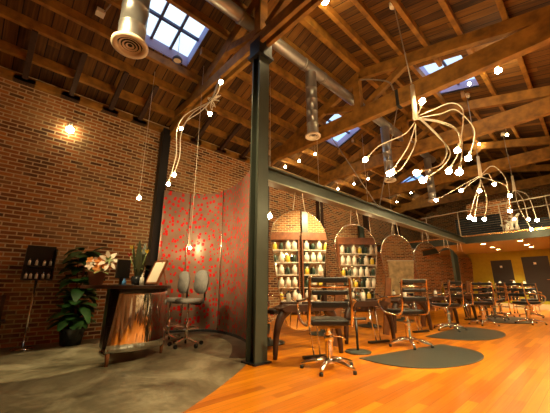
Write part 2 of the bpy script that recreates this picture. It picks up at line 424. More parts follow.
# roof: boarded decks with openings for the skylights
HL = [(-5.55, -4.55, 1.18, 2.44), (-5.6, -4.6, 6.95, 8.4), (-5.75, -4.85, 13.5, 14.9)]
HR = [(-2.16, -1.22, 7.1, 8.75)]
def deck(x0, x1, zf, holes):
    b = MB(); ys = sorted({YB - 0.3, YF + 0.3} | {h[2] for h in holes} | {h[3] for h in holes})
    for a, c in zip(ys, ys[1:]):
        hs = [h for h in holes if h[2] <= a + 1e-6 and h[3] >= c - 1e-6]
        xs_ = [x0] + ([hs[0][0], hs[0][1]] if hs else []) + [x1]
        for i in range(0, len(xs_), 2):
            p, q = xs_[i], xs_[i + 1]
            low = [(p, a, zf(p)), (q, a, zf(q)), (q, c, zf(q)), (p, c, zf(p))]
            vs = [b.bm.verts.new(v) for v in low] + [b.bm.verts.new((v[0], v[1], v[2] + 0.06)) for v in low]
            for f in ((0, 1, 2, 3), (7, 6, 5, 4), (0, 4, 5, 1), (1, 5, 6, 2), (2, 6, 7, 3), (3, 7, 4, 0)): b.bm.faces.new([vs[k] for k in f])
    return b
struct(deck(XL - 0.3, RX, zl, HL).build('ceiling', 'deck'), 'boarded roof slope rising from the brick wall')
struct(deck(RX, XR + 0.3, zr, HR).build('ceiling.001', 'deck'), 'boarded roof slope on the far side of the ridge')
sky_lab = ['large bright skylight above the reception desk', 'small skylight behind the second roof truss', 'small dim blue skylight far along the brick wall side', 'blue skylight beyond the big truss at upper right']
for k, (h, zf, s) in enumerate([(HL[0], zl, SL), (HL[1], zl, SL), (HL[2], zl, SL), (HR[0], zr, -SR)]):
    x0, x1, ya, yb = h; up = 0.26
    w = MB(); t = 0.05
    for xx in (x0 - t / 2, x1 + t / 2): w.bar((xx, ya - t, zf(xx) + up / 2 + 0.02), (xx, yb + t, zf(xx) + up / 2 + 0.02), t, up)
    for yy in (ya - t / 2, yb + t / 2): w.bar((x0, yy, zf(x0) + up / 2 + 0.02), (x1, yy, zf(x1) + up / 2 + 0.02), t, up)
    win = struct(w.build('window_%d' % (k + 1), 'curb'), sky_lab[k])
    mu = MB(); nx = 2; ny = 3 if k == 0 else 2
    for i in range(1, nx): xx = x0 + (x1 - x0) * (0.47 if k == 0 else .5); mu.bar((xx, ya, zf(xx) + up - 0.03), (xx, yb, zf(xx) + up - 0.03), 0.055, 0.06)
    for j in range(1, ny):
        yy = ya + (yb - ya) * j / ny; mu.bar((x0, yy, zf(x0) + up - 0.03), (x1, yy, zf(x1) + up - 0.03), 0.05, 0.055)
    mu.build('muntin', 'muntin', win)
    g = MB(); g.face([(x0, ya, zf(x0) + up), (x1, ya, zf(x1) + up), (x1, yb, zf(x1) + up), (x0, yb, zf(x0) + up)]); g.build('pane', 'glass', win)

# purlins
def purlin(x, zf, w, d, holes, mat='timber'):
    ys = [YB]; zz = zf(x) - d / 2
    for h in sorted(holes, key=lambda q: q[2]):
        if h[0] - 0.03 < x < h[1] + 0.03: ys += [h[2] - 0.05, h[3] + 0.05]
    ys.append(YF)
    for i in range(0, len(ys), 2):
        struct(MB().bar((x, ys[i], zz), (x, ys[i + 1], zz), w, d).build('ceiling_purlin', mat))
for x in (-6.75, -6.12, -5.62, -5.02, -4.47, -3.9): purlin(x, zl, 0.085, 0.18, HL)
struct(MB().bar((RX, YB, RZ - 0.14), (RX, YF, RZ - 0.14), 0.12, 0.24).build('ceiling_ridge_beam', 'timber'))
for x in (-2.77, -2.2, -1.65, -1.0, -0.28, 0.38, 1.05, 1.7, 2.4, 3.1): purlin(x, zr, 0.085, 0.19, HR)
struct(MB().bar((XL + 0.07, YB, 5.0), (XL + 0.07, YF, 5.0), 0.14, 0.12).build('trim_2', 'timber'), 'timber wall plate on top of the brick wall')

# trusses
for k, (Y, zc) in enumerate(((2.85, 5.2), (6.2, 5.02), (9.1, 5.02), (12.6, 5.02), (15.9, 5.02))):
    hgt = 0.3 if k == 0 else 0.4
    if k == 0:
        for dy in (-0.075, 0.075):
            struct(MB().bar((XL, Y + dy, zc + 0.11), (2.0, Y + dy, zc + 0.11), 0.07, 0.22).build('ceiling_truss_chord', 'timber'))
    else:
        struct(MB().bar((XL, Y, zc + hgt / 2), (2.2, Y, zc + hgt / 2), 0.17, hgt).build('ceiling_truss_chord', 'timber'))
    dn = 0.34
    struct(MB().bar((XL, Y, zl(XL) - dn + .02), (RX, Y, RZ - dn), 0.13, 0.26).build('ceiling_truss_rafter', 'timber'))
    struct(MB().bar((RX, Y, RZ - dn), (XR, Y, zr(XR) - dn), 0.13, 0.26).build('ceiling_truss_rafter', 'timber'))
    struct(MB().bar((RX - .12, Y, zc + hgt), (RX - .12, Y, RZ - dn), 0.17, 0.17).build('ceiling_king_post', 'timber'))
    for sx in (-1, 1):
        xe = RX + sx * 1.15; ze = (zl if sx < 0 else zr)(xe) - 0.45
        struct(MB().bar((RX + sx * .08, Y, zc + hgt + .04), (xe, Y, ze), 0.11, 0.15).build('ceiling_truss_strut', 'timber'))
    if k == 1:
        struct(MB().tube(spline([(RX + .02, Y - .1, RZ - .55), (RX + .35, Y - .1, 6.02), (RX + .75, Y - .1, 5.72), (RX + .85, Y - .1, 5.44)]), 0.018).build('ceiling_conduit', 'wire'))
        struct(MB().box((-2.40, Y, zc + .2), (0.07, 0.19, 0.43)).build('ceiling_strap', 'steel_dark'))
# wall braces: dark shoe on the bricks and a raking strut to a purlin
for Y in (-0.95, -0.19, 0.59, 1.37, 2.03, 3.58, 4.42, 5.22):
    s = struct(MB().box((XL + 0.06, Y, 4.99), (0.16, 0.34, 0.1)).build('wall_brace', 'timber_dark'))
    MB().bar((XL + 0.08, Y, 5.02), (-6.12, Y, zl(-6.12) - 0.17), 0.09, 0.1).build('strut', 'timber_dark', s)
# columns standing against the brick
for Y in (2.72, 6.2, 9.1, 12.6, 15.9):
    struct(MB().box((XL + 0.1, Y, 2.5), (0.2, 0.2, 5.0)).build('wall_column', 'steel_dark' if Y < 9 else 'timber_dark'))
for Y in (5.0, 8.2):
    struct(MB().box((XR - 0.1, Y, 2.5), (0.2, 0.24, 5.0)).build('wall_column', 'green_blk'))
# steel post and the long steel beam
PX, PY = -3.44, 2.88
b = MB()
b.box((PX + .085, PY, 2.55), (0.03, 0.22, 5.1)); b.box((PX - .085, PY, 2.55), (0.03, 0.22, 5.1)); b.box((PX, PY, 2.55), (0.16, 0.03, 5.1))
post = struct(b.build('steel_post', 'steel'), 'tall grey steel post at the corner of the wood floor')
b = MB(); b.box((PX, PY, 5.16), (0.27, 0.3, 0.3)); b.box((PX, PY, 4.98), (0.32, 0.34, 0.05)); b.build('cap_bracket', 'steel_dark', post)
MB().box((PX, PY, 0.012), (0.3, 0.3, 0.024)).build('base_plate', 'steel_dark', post)
b = MB(); zb, zt, yb0, yb1 = 2.65, 2.91, PY + .11, 13.4
b.box((PX, (yb0 + yb1) / 2, zt - .012), (0.2, yb1 - yb0, 0.024)); b.box((PX, (yb0 + yb1) / 2, (zb + zt) / 2), (0.03, yb1 - yb0, zt - zb - .04))
struct(b.build('steel_beam', 'steel'), 'long grey steel beam running back from the post')
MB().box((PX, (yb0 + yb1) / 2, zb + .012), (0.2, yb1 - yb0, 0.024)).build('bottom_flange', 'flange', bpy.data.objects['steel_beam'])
# V rods holding the beam
for q in ((-2.45, 6.2, 5.05), (-4.35, 6.2, 5.05)):
    struct(MB().tube([(PX, 6.8, 2.9), q], 0.012, 6).build('ceiling_tie_rod', 'wire'))

# mezzanine
YM = 13.45
struct(MB().box((XL / 2 + XR / 2, (YM + YF) / 2, 2.82), (XR - XL, YF - YM, 0.08)).build('mezzanine_floor', 'soffit'), 'olive soffit and floor of the mezzanine')
struct(MB().box((XL / 2 + XR / 2, YM, 2.77), (XR - XL, 0.12, 0.24)).build('mezzanine_edge_beam', 'steel'), 'grey steel edge beam of the mezzanine')
struct(MB().box((XL / 2 + XR / 2, YM - 0.01, 2.925), (XR - XL, 0.2, 0.07)).build('trim_3', 'copper'), 'orange wood trim along the mezzanine edge')
struct(MB().box((-0.72, YM, 1.33), (0.18, 0.18, 2.64)).build('steel_post.001', 'steel'), 'grey steel post under the right end of the mezzanine')
struct(MB().box((-2.55, YM + 1.0, 3.62), (1.5, 0.35, 1.52)).build('mezzanine_pier', brick_mat('lamplit orange brick', 0, 1.5)), 'sunlit orange brick pier on the mezzanine')  # brick tint raised to put lamplight into the pier's colour
for i, (x, y) in enumerate([(x, y) for x in (-3.12, -1.87) for y in (15.1, 16.65, 17.8)]):
    o = thing('recessed_downlight', ('downlight in the mezzanine soffit, %s row, %s' % (('left', 'right')[i // 3], ('nearest', 'middle one', 'farthest')[i % 3])), 'ceiling light', (x, y, 2.777), group='mezzanine downlights')
    MB().lathe((0, 0, 0), [(0.085, -0.003), (0.12, -0.012), (0.12, 0.003)], 16).build('rim', 'white', o)
    MB().lathe((0, 0, 0), [(0, -0.002), (0.085, -0.002)], 16).build('lens', 'downlight', o)
    lamp('SPOT', 'downlight_lamp', (0, 0, -0.03), 180, target=(0, 0, -2), spot=120, blend=0.8, parent=o).rotation_euler = (0, 0, 0)

# ------------------------------------------------------------------ mezzanine railing, screens
o = thing('mezzanine_railing', 'thin metal railing with posts on the mezzanine edge', 'railing', (0, YM, 2.96))
MB().tube([(-4.9, 0, .95), (3.4, 0, 1.2)], 0.022, 8).build('top_rail', 'cable', o)
MB().tube([(-2.2, 0, .72), (3.4, 0, .86)], 0.012, 6).build('mid_rail', 'cable', o)
for x in (-4.7, -3.47, -2.08, -0.75, 0.6, 2.0):
    MB().tube([(x, 0, 0), (x, 0, .95 + (x + 4.9) * .03)], 0.018, 8).build('post', 'cable', o)
for k, (x0, x1, z1, lab) in enumerate(((-3.75, -2.15, .92, 'dark slatted screen standing on the mezzanine in front of the brick pier'), (-1.95, -0.75, .62, 'low dark slatted screen on the mezzanine behind the white garland'))):
    o = thing('slatted_screen', lab, 'screen', ((x0 + x1) / 2, YM + .6, 2.86), group='mezzanine screens')
    w = x1 - x0; b = MB()
    for i in range(int(z1 / .09)): b.box((0, 0, .06 + i * .09), (w, 0.03, 0.075))
    b.build('slat_panel', 'slat', o)
    for sx in (-1, 1): MB().box((sx * (w / 2 - .04), .04, z1 / 2), (0.06, 0.05, z1)).build('post', 'slat', o)
# ------------------------------------------------------------------ ducts
DX, DZ = -3.65, 5.87
o = thing('ventilation_duct', 'long horizontal galvanised spiral duct below the ridge', 'duct', (DX, 0, DZ))
MB().tube([(0, y, 0) for y in (-2.6, 0, 3, 6, 9, 12)], 0.125, 20).build('pipe', 'duct', o)
for y in (0.4, 1.6, 2.55, 4.32, 5.0, 6.45, 8.3, 9.6): MB().tube([(0, y - .03, 0), (0, y + .03, 0)], 0.137, 20).build('collar', 'duct', o)
def drop(name_lab, x, y, z0, z1, r):
    o = thing('duct_drop', name_lab, 'duct', (x, y, z0), group='vertical duct drops')
    prof = [(r, .05)]
    for i in range(1, int((z1 - z0) / .3)): prof += [(r, .3 * i - .012), (r + .006, .3 * i - .008), (r + .006, .3 * i + .008), (r, .3 * i + .012)]
    MB().lathe((0, 0, 0), prof + [(r, z1 - z0)], 24).build('pipe', 'duct', o)
    MB().lathe((0, 0, 0), [(r * 1.0, .06), (r * 1.35, .03), (r * 1.35, 0), (r * .95, 0), (r * .9, .035)], 24).build('diffuser_rim', 'duct_rim', o)
    b = MB()
    for f in (.25, .5, .75): b.lathe((0, 0, 0), [(r * f + .012, .01), (r * f - .012, .02)], 20)
    b.build('diffuser_cone', 'duct_rim', o)
    MB().lathe((0, 0, 0), [(0, .05), (r * .95, .05)], 20).build('diffuser_throat', 'black', o)
    return o
drop('vertical duct with round diffuser beside the steel post', DX, 4.55, 4.13, DZ - .13, .125)
drop('bluish vertical duct behind the main bulb chandelier', DX, 8.05, 4.0, DZ - .13, .125)
drop('most distant vertical duct drop down the hall', DX, 11.4, 4.05, DZ - .13, .125)
drop('large near duct with grille beside the bright skylight', -3.62, 0.80, 4.03, DZ - .13, .165)
o = thing('junction_box', 'white junction box on the roof boards with conduit', 'electrical box', (-5.35, .62, zl(-5.35) - .08))
MB().box((0, 0, 0), (.14, .14, .08)).build('box', 'white', o)
MB().tube([(.05, .05, 0), (.5, .15, .12), (1.2, .3, .38)], .012, 6).build('conduit', 'wire', o)
# ------------------------------------------------------------------ reception: curved red panel
pp = spline([(-3.75, 2.98), (-4.1, 3.28), (-4.66, 3.66), (-5.3, 3.9), (-5.9, 4.0), (-6.4, 3.93), (-6.75, 3.65), (-6.88, 3.2), (-6.88, 2.76)], 8)
pp = [(p.x, p.y) for p in pp]
o = thing('curved_screen', 'tall curved metal screen with scattered red dots', 'screen', (0, 0, 0))
n = len(pp); cut = [0, int(n * .26), int(n * .56), int(n * .8), n - 1]; acc = 0.0
for a, c in zip(cut, cut[1:]):
    MB().strip(pp[a:c + 1], 0.06, 3.45, -0.02, uv=acc + 0.001, z1f=lambda i, a=a: 3.5 - .2 * (a + i) / (n - 1)).build('metal_panel', 'dots', o)
    acc += sum(math.dist(pp[i], pp[i + 1]) for i in range(a, c))
for i in cut[1:-1]: MB().tube([(pp[i][0], pp[i][1], .06), (pp[i][0], pp[i][1], 3.51 - .2 * i / (n - 1))], 0.012, 6).build('seam_post', 'frame_metal', o)
MB().strip(pp, 0.0, 0.07, -0.05).build('base_rail', 'steel_dark', o)
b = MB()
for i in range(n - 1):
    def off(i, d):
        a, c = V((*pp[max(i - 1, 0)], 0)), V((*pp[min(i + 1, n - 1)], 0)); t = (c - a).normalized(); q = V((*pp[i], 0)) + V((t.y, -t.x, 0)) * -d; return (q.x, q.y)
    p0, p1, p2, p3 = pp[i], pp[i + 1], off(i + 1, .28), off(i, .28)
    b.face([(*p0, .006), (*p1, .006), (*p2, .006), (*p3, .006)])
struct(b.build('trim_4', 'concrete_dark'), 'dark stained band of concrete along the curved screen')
# ------------------------------------------------------------------ reception desk and what stands on it
CX, CY, DA = -5.05, 1.565, math.radians(-6.4)
def desk_pt(x, y, z=1.032):
    return (CX + x * math.cos(DA) - y * math.sin(DA), CY + x * math.sin(DA) + y * math.cos(DA), z)
o = thing('reception_desk', 'oval reception desk with a curved mirror-steel front and dark top', 'desk', (CX, CY, 0), DA)
b = MB(); N, K = 26, 8; grid = []
for j in range(K + 1):
    t = j / K; z = 0.16 + t * 0.82; row = []
    for i in range(N + 1):
        u = i / N; ph = math.radians((-21 + 8 * t) * (1 - u) + 100 * u)
        r = 1.0 - 0.05 * t
        row.append(b.bm.verts.new((.506 * r * math.cos(ph), .666 * r * math.sin(ph), z)))
    grid.append(row)
for j in range(K):
    for i in range(N):
        f = b.bm.faces.new((grid[j][i], grid[j][i + 1], grid[j + 1][i + 1], grid[j + 1][i])); f.smooth = True
fr = b.build('front_panel', 'stainless', o)
sm = fr.modifiers.new('thick', 'SOLIDIFY'); sm.thickness = 0.015; sm.offset = -1
b = MB(); b.prism([(0.70 * math.cos(a) - .1, 0.64 * math.sin(a) + .06) for a in [k * 2 * PI / 48 for k in range(48)]], (0, 0, 1.005), (1, 0, 0), (0, 1, 0), .05); b.build('desk_top', 'walnut', o, bevel=.008)
for a in (-18, 88):
    MB().tube([(.47 * math.cos(math.radians(a)), .63 * math.sin(math.radians(a)), 0), (.475 * math.cos(math.radians(a)), .635 * math.sin(math.radians(a)), .2)], [.022, .032], 10).build('foot', 'red_wood', o)
p = MB().box((-.5, .1, .53), (.3, .5, .9)).build('drawer_pedestal', 'walnut', o)
for z in (.3, .58, .84): MB().box((-.34, .1, z), (.02, .44, .22)).build('drawer', 'walnut', p)
for x, y in ((-.62, -.1), (-.38, -.1), (-.62, .3), (-.38, .3)): MB().tube([(x, y, 0), (x, y, .08)], .02, 8).build('foot', 'red_wood', o)

def leaf(b, p, d, L, w, droop=0.4, up=(0, 0, 1), seg=5):
    """a bent leaf blade from p heading d"""
    p, d = V(p), V(d).normalized(); side = d.cross(V(up))
    if side.length < 1e-3: side = V((1, 0, 0))
    side.normalize(); prev = None
    for i in range(seg + 1):
        t = i / seg; c = p + d * L * t + V((0, 0, -droop * L * t * t)); ww = w * math.sin(PI * min(.97, .06 + .94 * t)) ** .7 / 2
        q = (b.bm.verts.new(c - side * ww), b.bm.verts.new(c + V((0, 0, .12 * ww))), b.bm.verts.new(c + side * ww))
        if prev:
            for k in (0, 1):
                f = b.bm.faces.new((prev[k], prev[k + 1], q[k + 1], q[k])); f.smooth = True
        prev = q
rnd = random.Random(3)
o = thing('potted_snake_plant', 'tall dark sword-leaved plant with yellow and red flowers on the reception desk', 'plant', (-5.15, 1.77, 1.032))
MB().lathe((0, 0, 0), [(0, 0), (.08, 0), (.10, .08), (.095, .14), (.08, .14), (.08, .12), (0, .12)]).build('vase', 'pot_dark', o)
b = MB()
for k in range(9):
    a = k * 2.4; leaf(b, (.04 * math.cos(a), .04 * math.sin(a), .1), (.17 * math.cos(a), .17 * math.sin(a), 1), .42 + .2 * ((k * 7) % 4) / 3, .10, .02, up=(math.cos(a), math.sin(a), 0))
b.build('sword_leaves', 'leaf_dark', o)
b = MB()
for k in range(8):
    a = k * .9; leaf(b, (0, 0, .2), (math.cos(a), math.sin(a), 1.1), .27, .022, .6)
b.build('arching_leaves', 'leaf_pale', o)
for k, (a, z, mt) in enumerate(((0.3, .52, 'petal_yellow'), (2.6, .55, 'petal_yellow'), (4.4, .47, 'petal_red'), (3.9, .6, 'petal_yellow'))):
    f = MB()
    f.tube([(0, 0, .2), (.1 * math.cos(a), .1 * math.sin(a), z * .7), (.16 * math.cos(a), .16 * math.sin(a), z)], .006, 6); st = f.build('flower_stem', 'leaf_pale', o)
    f = MB()
    for j in range(5): leaf(f, (.16 * math.cos(a), .16 * math.sin(a), z - .02), (math.cos(j * 1.257) * .6, math.sin(j * 1.257) * .6, 1), .09, .04, .1)
    f.build('flower', mt, st)
o = thing('flower_pot', 'clay pot of cream and orange flowers at the left end of the desk', 'plant', (-5.56, 1.27, 1.032))
MB().lathe((0, 0, 0), [(0, 0), (.09, 0), (.13, .2), (.14, .21), (.12, .21), (.11, .18), (0, .18)]).build('pot', 'pot_clay', o)
b = MB(); w = MB(); c = MB()
for k in range(16):
    a = rnd.uniform(0, 6.28); r = rnd.uniform(.02, .14); z = rnd.uniform(.24, .42)
    leaf(b, (r * .5 * math.cos(a), r * .5 * math.sin(a), .18), (math.cos(a), math.sin(a), rnd.uniform(.4, 1.4)), rnd.uniform(.14, .24), .06, .5)
    t = c if k % 3 else w
    for j in range(5): leaf(t, (r * math.cos(a), r * math.sin(a), z), (.4, math.cos(j * 1.257 + k), math.sin(j * 1.257 + k)), .07, .055, .1, up=(1, -.3, .4))
for j in range(7): leaf(w, (.12, .10, .40), (.3, math.cos(j * .9), math.sin(j * .9)), .17, .07, .1, up=(1, -.3, .4))
for j in range(5): leaf(b, (.14, .10, .40), (.5, math.cos(j * 1.25), math.sin(j * 1.25)), .08, .035, .1, up=(1, -.3, .4))
b.build('foliage', 'leaf_pale', o); c.build('orange_flowers', 'petal_orange', o)['kind'] = 'stuff'; w.build('cream_flowers', 'petal_white', o)['kind'] = 'stuff'
o = thing('desk_monitor', 'black monitor seen from behind between the flower pot and the tall plant', 'monitor', (-5.38, 1.6, 1.032), DA + .3)
MB().box((0, 0, .26), (.035, .22, .3)).build('screen_shell', 'black', o); MB().bar((-.02, 0, 0), (-.02, 0, .15), .05, .03).build('neck', 'black', o); MB().box((0, 0, .006), (.16, .16, .012)).build('foot', 'black', o)
o = thing('blue_bottle', 'small blue glass bottle in front of the tall plant', 'bottle', (-5.08, 1.55, 1.032))
MB().lathe((0, 0, 0), [(0, 0), (.03, 0), (.03, .06), (.012, .08), (.012, .1), (0, .1)], 12).build('body', 'blue', o)
o = thing('soap_bottle', 'white pump bottle between the tall plant and the leaning frame', 'bottle', (-4.9, 1.75, 1.032))
MB().lathe((0, 0, 0), [(0, 0), (.032, 0), (.032, .11), (.012, .13), (.012, .16), (0, .16)], 12).build('body', 'white', o); MB().tube([(0, 0, .15), (0, 0, .18), (.04, 0, .18)], .007, 6).build('pump', 'white', o)
o = thing('leaning_frame', 'cream picture frame leaning on an easel leg at the right end of the desk', 'picture frame', (-4.85, 1.95, 1.032), math.radians(-72))
MB().box((0, 0, .2), (.025, .24, .4), ry=-.42).build('board', 'paper', o)
b = MB()
for q, d in (((0, 0, .39), (.03, .27, .03)), ((0, 0, .01), (.03, .27, .03)), ((0, -.125, .2), (.03, .025, .4)), ((0, .125, .2), (.03, .025, .4))):
    mt = Matrix.Rotation(-.42, 4, 'Y'); cc = mt @ (V(q) - V((0, 0, .2))) + V((0, 0, .2)); b.box(cc, d, ry=-.42)
b.build('frame', 'red_wood', o); MB().bar((-.06, .04, .36), (-.02, .22, .01), .018, .012).build('easel_leg', 'red_wood', o)
o = thing('black_vase', 'black vase standing behind the leaning frame on the desk', 'vase', (-5.28, 2.0, 1.032))
MB().lathe((0, 0, 0), [(0, 0), (.05, 0), (.085, .14), (.07, .27), (.09, .33), (.075, .33), (.06, .27), (0, .25)]).build('body', 'pot_dark', o)

# drafting stools
def stool(label, loc, rz):
    o = thing('drafting_stool', label, 'stool', loc, rz, 'grey drafting stools at reception')
    MB().lathe((0, 0, 0), [(0, .72), (.2, .72), (.235, .74), (.24, .78), (.21, .805), (0, .8)], 24).build('seat', 'grey_fabric', o)
    b = MB(); poly = []
    for k in range(24):
        a = k * 2 * PI / 24; poly.append((.19 * math.copysign(abs(math.cos(a)) ** .8, math.cos(a)), .225 * math.copysign(abs(math.sin(a)) ** .75, math.sin(a))))
    vsA, vsB = [], []
    for y, z in poly:
        dx = -.28 + (y * y) * 1.1 + (.03 if z > .1 else 0) - (z * .1)
        vsA.append(b.bm.verts.new((dx, y, 1.1 + z))); vsB.append(b.bm.verts.new((dx - .055, y * .94, 1.1 + z * .95)))
    cA = b.bm.verts.new((-.275, 0, 1.1)); cB = b.bm.verts.new((-.36, 0, 1.1))
    for k in range(24):
        k2 = (k + 1) % 24
        for f in ((cA, vsA[k], vsA[k2]), (cB, vsB[k2], vsB[k]), (vsA[k], vsB[k], vsB[k2], vsA[k2])): b.bm.faces.new(f).smooth = True
    b.build('backrest', 'grey_fabric', o)
    MB().tube(spline([(-.05, 0, .715), (-.28, 0, .70), (-.36, 0, .80), (-.345, 0, 1.02)]), .02, 8).build('back_arm', 'black', o)
    MB().tube([(0, 0, .12), (0, 0, .42)], .032, 12).build('gas_column', 'chrome', o); MB().tube([(0, 0, .4), (0, 0, .725)], .018, 10).build('piston', 'chrome', o)
    r = MB(); r.tube([(.22 * math.cos(a), .22 * math.sin(a), .3) for a in [k * PI / 12 for k in range(25)]], .012, 8, cap=False); fr_ = r.build('foot_ring', 'chrome', o)
    for k in range(3): MB().bar((0, 0, .29), (.215 * math.cos(k * 2.094), .215 * math.sin(k * 2.094), .3), .016, .012).build('spoke', 'chrome', fr_)
    for k in range(5):
        a = k * 2 * PI / 5 + .3
        g = MB().bar((.02 * math.cos(a), .02 * math.sin(a), .13), (.29 * math.cos(a), .29 * math.sin(a), .085), .04, .025).build('base_leg', 'chrome', o)
        MB().tube([(.285 * math.cos(a) - .018 * math.sin(a), .285 * math.sin(a) + .018 * math.cos(a), .035), (.285 * math.cos(a) + .018 * math.sin(a), .285 * math.sin(a) - .018 * math.cos(a), .035)], .035, 12).build('caster', 'black', g)
stool('grey drafting stool nearer the steel post, its back to the right', (-5.22, 2.74, 0), math.radians(-80))
stool('grey drafting stool partly hidden behind the other, closer to the desk', (-5.85, 2.68, 0), math.radians(-85))

# ------------------------------------------------------------------ left wall: stand, floor plant, bench
o = thing('product_stand', 'black tilted display box on a thin chrome pole by the brick wall', 'display stand', (-6.82, .62, 0))
MB().lathe((0, 0, 0), [(0, 0), (.17, 0), (.17, .015), (.03, .03), (0, .03)], 20).build('base', 'chrome', o)
MB().tube([(0, 0, .02), (0, 0, 1.12)], .02, 10).build('pole', 'chrome', o)
b = MB(); b.box((-.08, 0, 1.43), (.03, .42, .6)); b.box((.05, 0, 1.13), (.28, .42, .025)); b.box((.02, 0, 1.36), (.2, .42, .02)); b.box((0, -.21, 1.4), (.16, .02, .55)); b.box((0, .21, 1.4), (.16, .02, .55))
b.build('display_box', 'black', o)
o2 = thing('product_bottle', 'small pale bottle on the lower shelf of the black display box', 'bottle', (0, 0, 0), 0, 'bottles in the black display box')
MB().lathe((0, 0, 0), [(0, 0), (.022, 0), (.022, .07), (.01, .085), (0, .085)], 10).build('body', 'white', o2); MB().lathe((0, 0, .08), [(.011, 0), (.011, .03), (0, .03)], 8).build('cap', 'chrome', o2)
o2.location = (-6.73, .62 - .165, 1.146)
for k, y in enumerate((-.1, -.02, .07, .15)):
    dup(o2, 'small pale bottle on the lower shelf of the black display box', (-6.73, .62 + y, 1.146))
for k, y in enumerate((-.15, -.05, .06, .15)):
    dup(o2, 'small pale bottle on the upper shelf of the black display box', (-6.77, .62 + y, 1.373))
o = thing('potted_fiddle_leaf', 'big dark leafy plant standing on the floor by the brick wall', 'plant', (-6.75, 1.28, 0))
MB().lathe((0, 0, 0), [(0, 0), (.16, 0), (.21, .28), (.22, .3), (.19, .3), (.18, .25), (0, .25)]).build('pot', 'pot_dark', o)
for k in range(5):
    a = k * 1.3; MB().tube(spline([(0, 0, .25), (.04 * math.cos(a), .04 * math.sin(a), .9), (.12 * math.cos(a), .14 * math.sin(a), 1.45 + .05 * k)]), .012, 6).build('stem', 'red_wood', o)
b = MB()
for k in range(130):
    a = rnd.uniform(0, 6.28); z = rnd.uniform(.35, 1.7); r = .05 + .1 * rnd.random()
    leaf(b, (r * math.cos(a), r * math.sin(a), z), (math.cos(a), math.sin(a), rnd.uniform(-.1, 1.0)), rnd.uniform(.20, .36), rnd.uniform(.16, .25), rnd.uniform(.3, .9))
b.build('leaves', 'leaf', o)
o = thing('slatted_bench', 'dark slatted wooden bench against the brick wall at far left', 'bench', (-6.85, -.35, 0))
for k in range(5): MB().box((-.18 + k * .09, 0, .46), (.075, 1.35, .03)).build('seat_slat', 'walnut', o)
for k in range(4): MB().box((-.25, 0, .56 + k * .09), (.025, 1.35, .065)).build('back_slat', 'red_wood', o)
for x in (-.22, .17):
    for y in (-.6, .6): MB().box((x, y, .22 if x > 0 else .44), (.05, .05, .445 if x > 0 else .87)).build('leg', 'walnut', o)

# ------------------------------------------------------------------ styling stations under the beam
def outline(n=22):
    Z0 = .46
    def w(z):
        t = (z - Z0) / (1.8 - Z0)
        return .27 + .28 * min(1, max(0, t)) ** .75
    side = [(w(Z0 + (1.8 - Z0) * k / 10), Z0 + (1.8 - Z0) * k / 10) for k in range(11)]
    top = [(.55 * math.cos(PI * k / n), 1.8 + .52 * math.sin(PI * k / n)) for k in range(1, n)]
    bot = [(-.27 * math.cos(PI * k / 8), Z0 - .12 * math.sin(PI * k / 8)) for k in range(1, 8)]
    return side + top + [(-y, z) for y, z in side[::-1]] + bot
OUT = outline()
def station(label, loc, rz):
    o = thing('styling_station', label, 'styling station', loc, rz, 'mirror stations under the steel beam')
    MB().prism(OUT, (.0, 0, 0), (0, 1, 0), (0, 0, 1), .02).build('mirror', 'mirror', o)
    MB().tube([(0, y, z) for y, z in OUT] + [(0, *OUT[0])], .012, 8).build('mirror_frame', 'frame_metal', o)
    MB().box((.02, 0, .74), (.1, .74, .06)).build('mirror_clamp', 'walnut', o)
    MB().prism([(-.5, .0), (-.36, .05), (.36, .05), (.5, 0), (.42, -.05), (-.42, -.05)], (.14, 0, .69), (0, 1, 0), (0, 0, 1), .34).build('console_shelf', 'walnut', o)
    for s in (-1, 1):
        MB().tube(spline([(.2, s * .34, .68), (.21, s * .46, .56), (.23, s * .54, .34), (.24, s * .57, 0)]), [.085 - .05 * i / 18 for i in range(19)], 8).build('leg', 'walnut', o)
        MB().tube([(0, s * .12, 2.31), (0, s * .07, 2.66)], .007, 6).build('hanging_cable', 'cable', o)
    f = MB().box((.43, .02, .03), (.07, .46, .035)).build('footrest_bar', 'black', o)
    for s in (-.05, .05): MB().tube([(.42, .02 + s, .04), (.28, .02 + s * 1.6, .66)], .011, 6).build('footrest_tube', 'chrome', f)
    MB().bar((-.02, .62, .05), (.0, .80, 1.2), .035, .14).build('side_fin', 'fin_wood', o)
    return o
st0 = station('arched mirror station nearest the steel post', (-3.44, 3.82, 0), math.radians(-20))
SY = [5.62, 7.55, 9.55, 11.4, 12.9]
SN = ['second arched mirror station from the steel post, behind the nearest styling chair', 'third arched mirror station from the steel post, reflecting a cream panel', 'fourth arched mirror station from the steel post', 'fifth arched mirror station from the steel post', 'last arched mirror station, below the mezzanine edge']
for y, lab in zip(SY, SN): dup(st0, lab, (-3.44, y, 0), math.radians(-20))

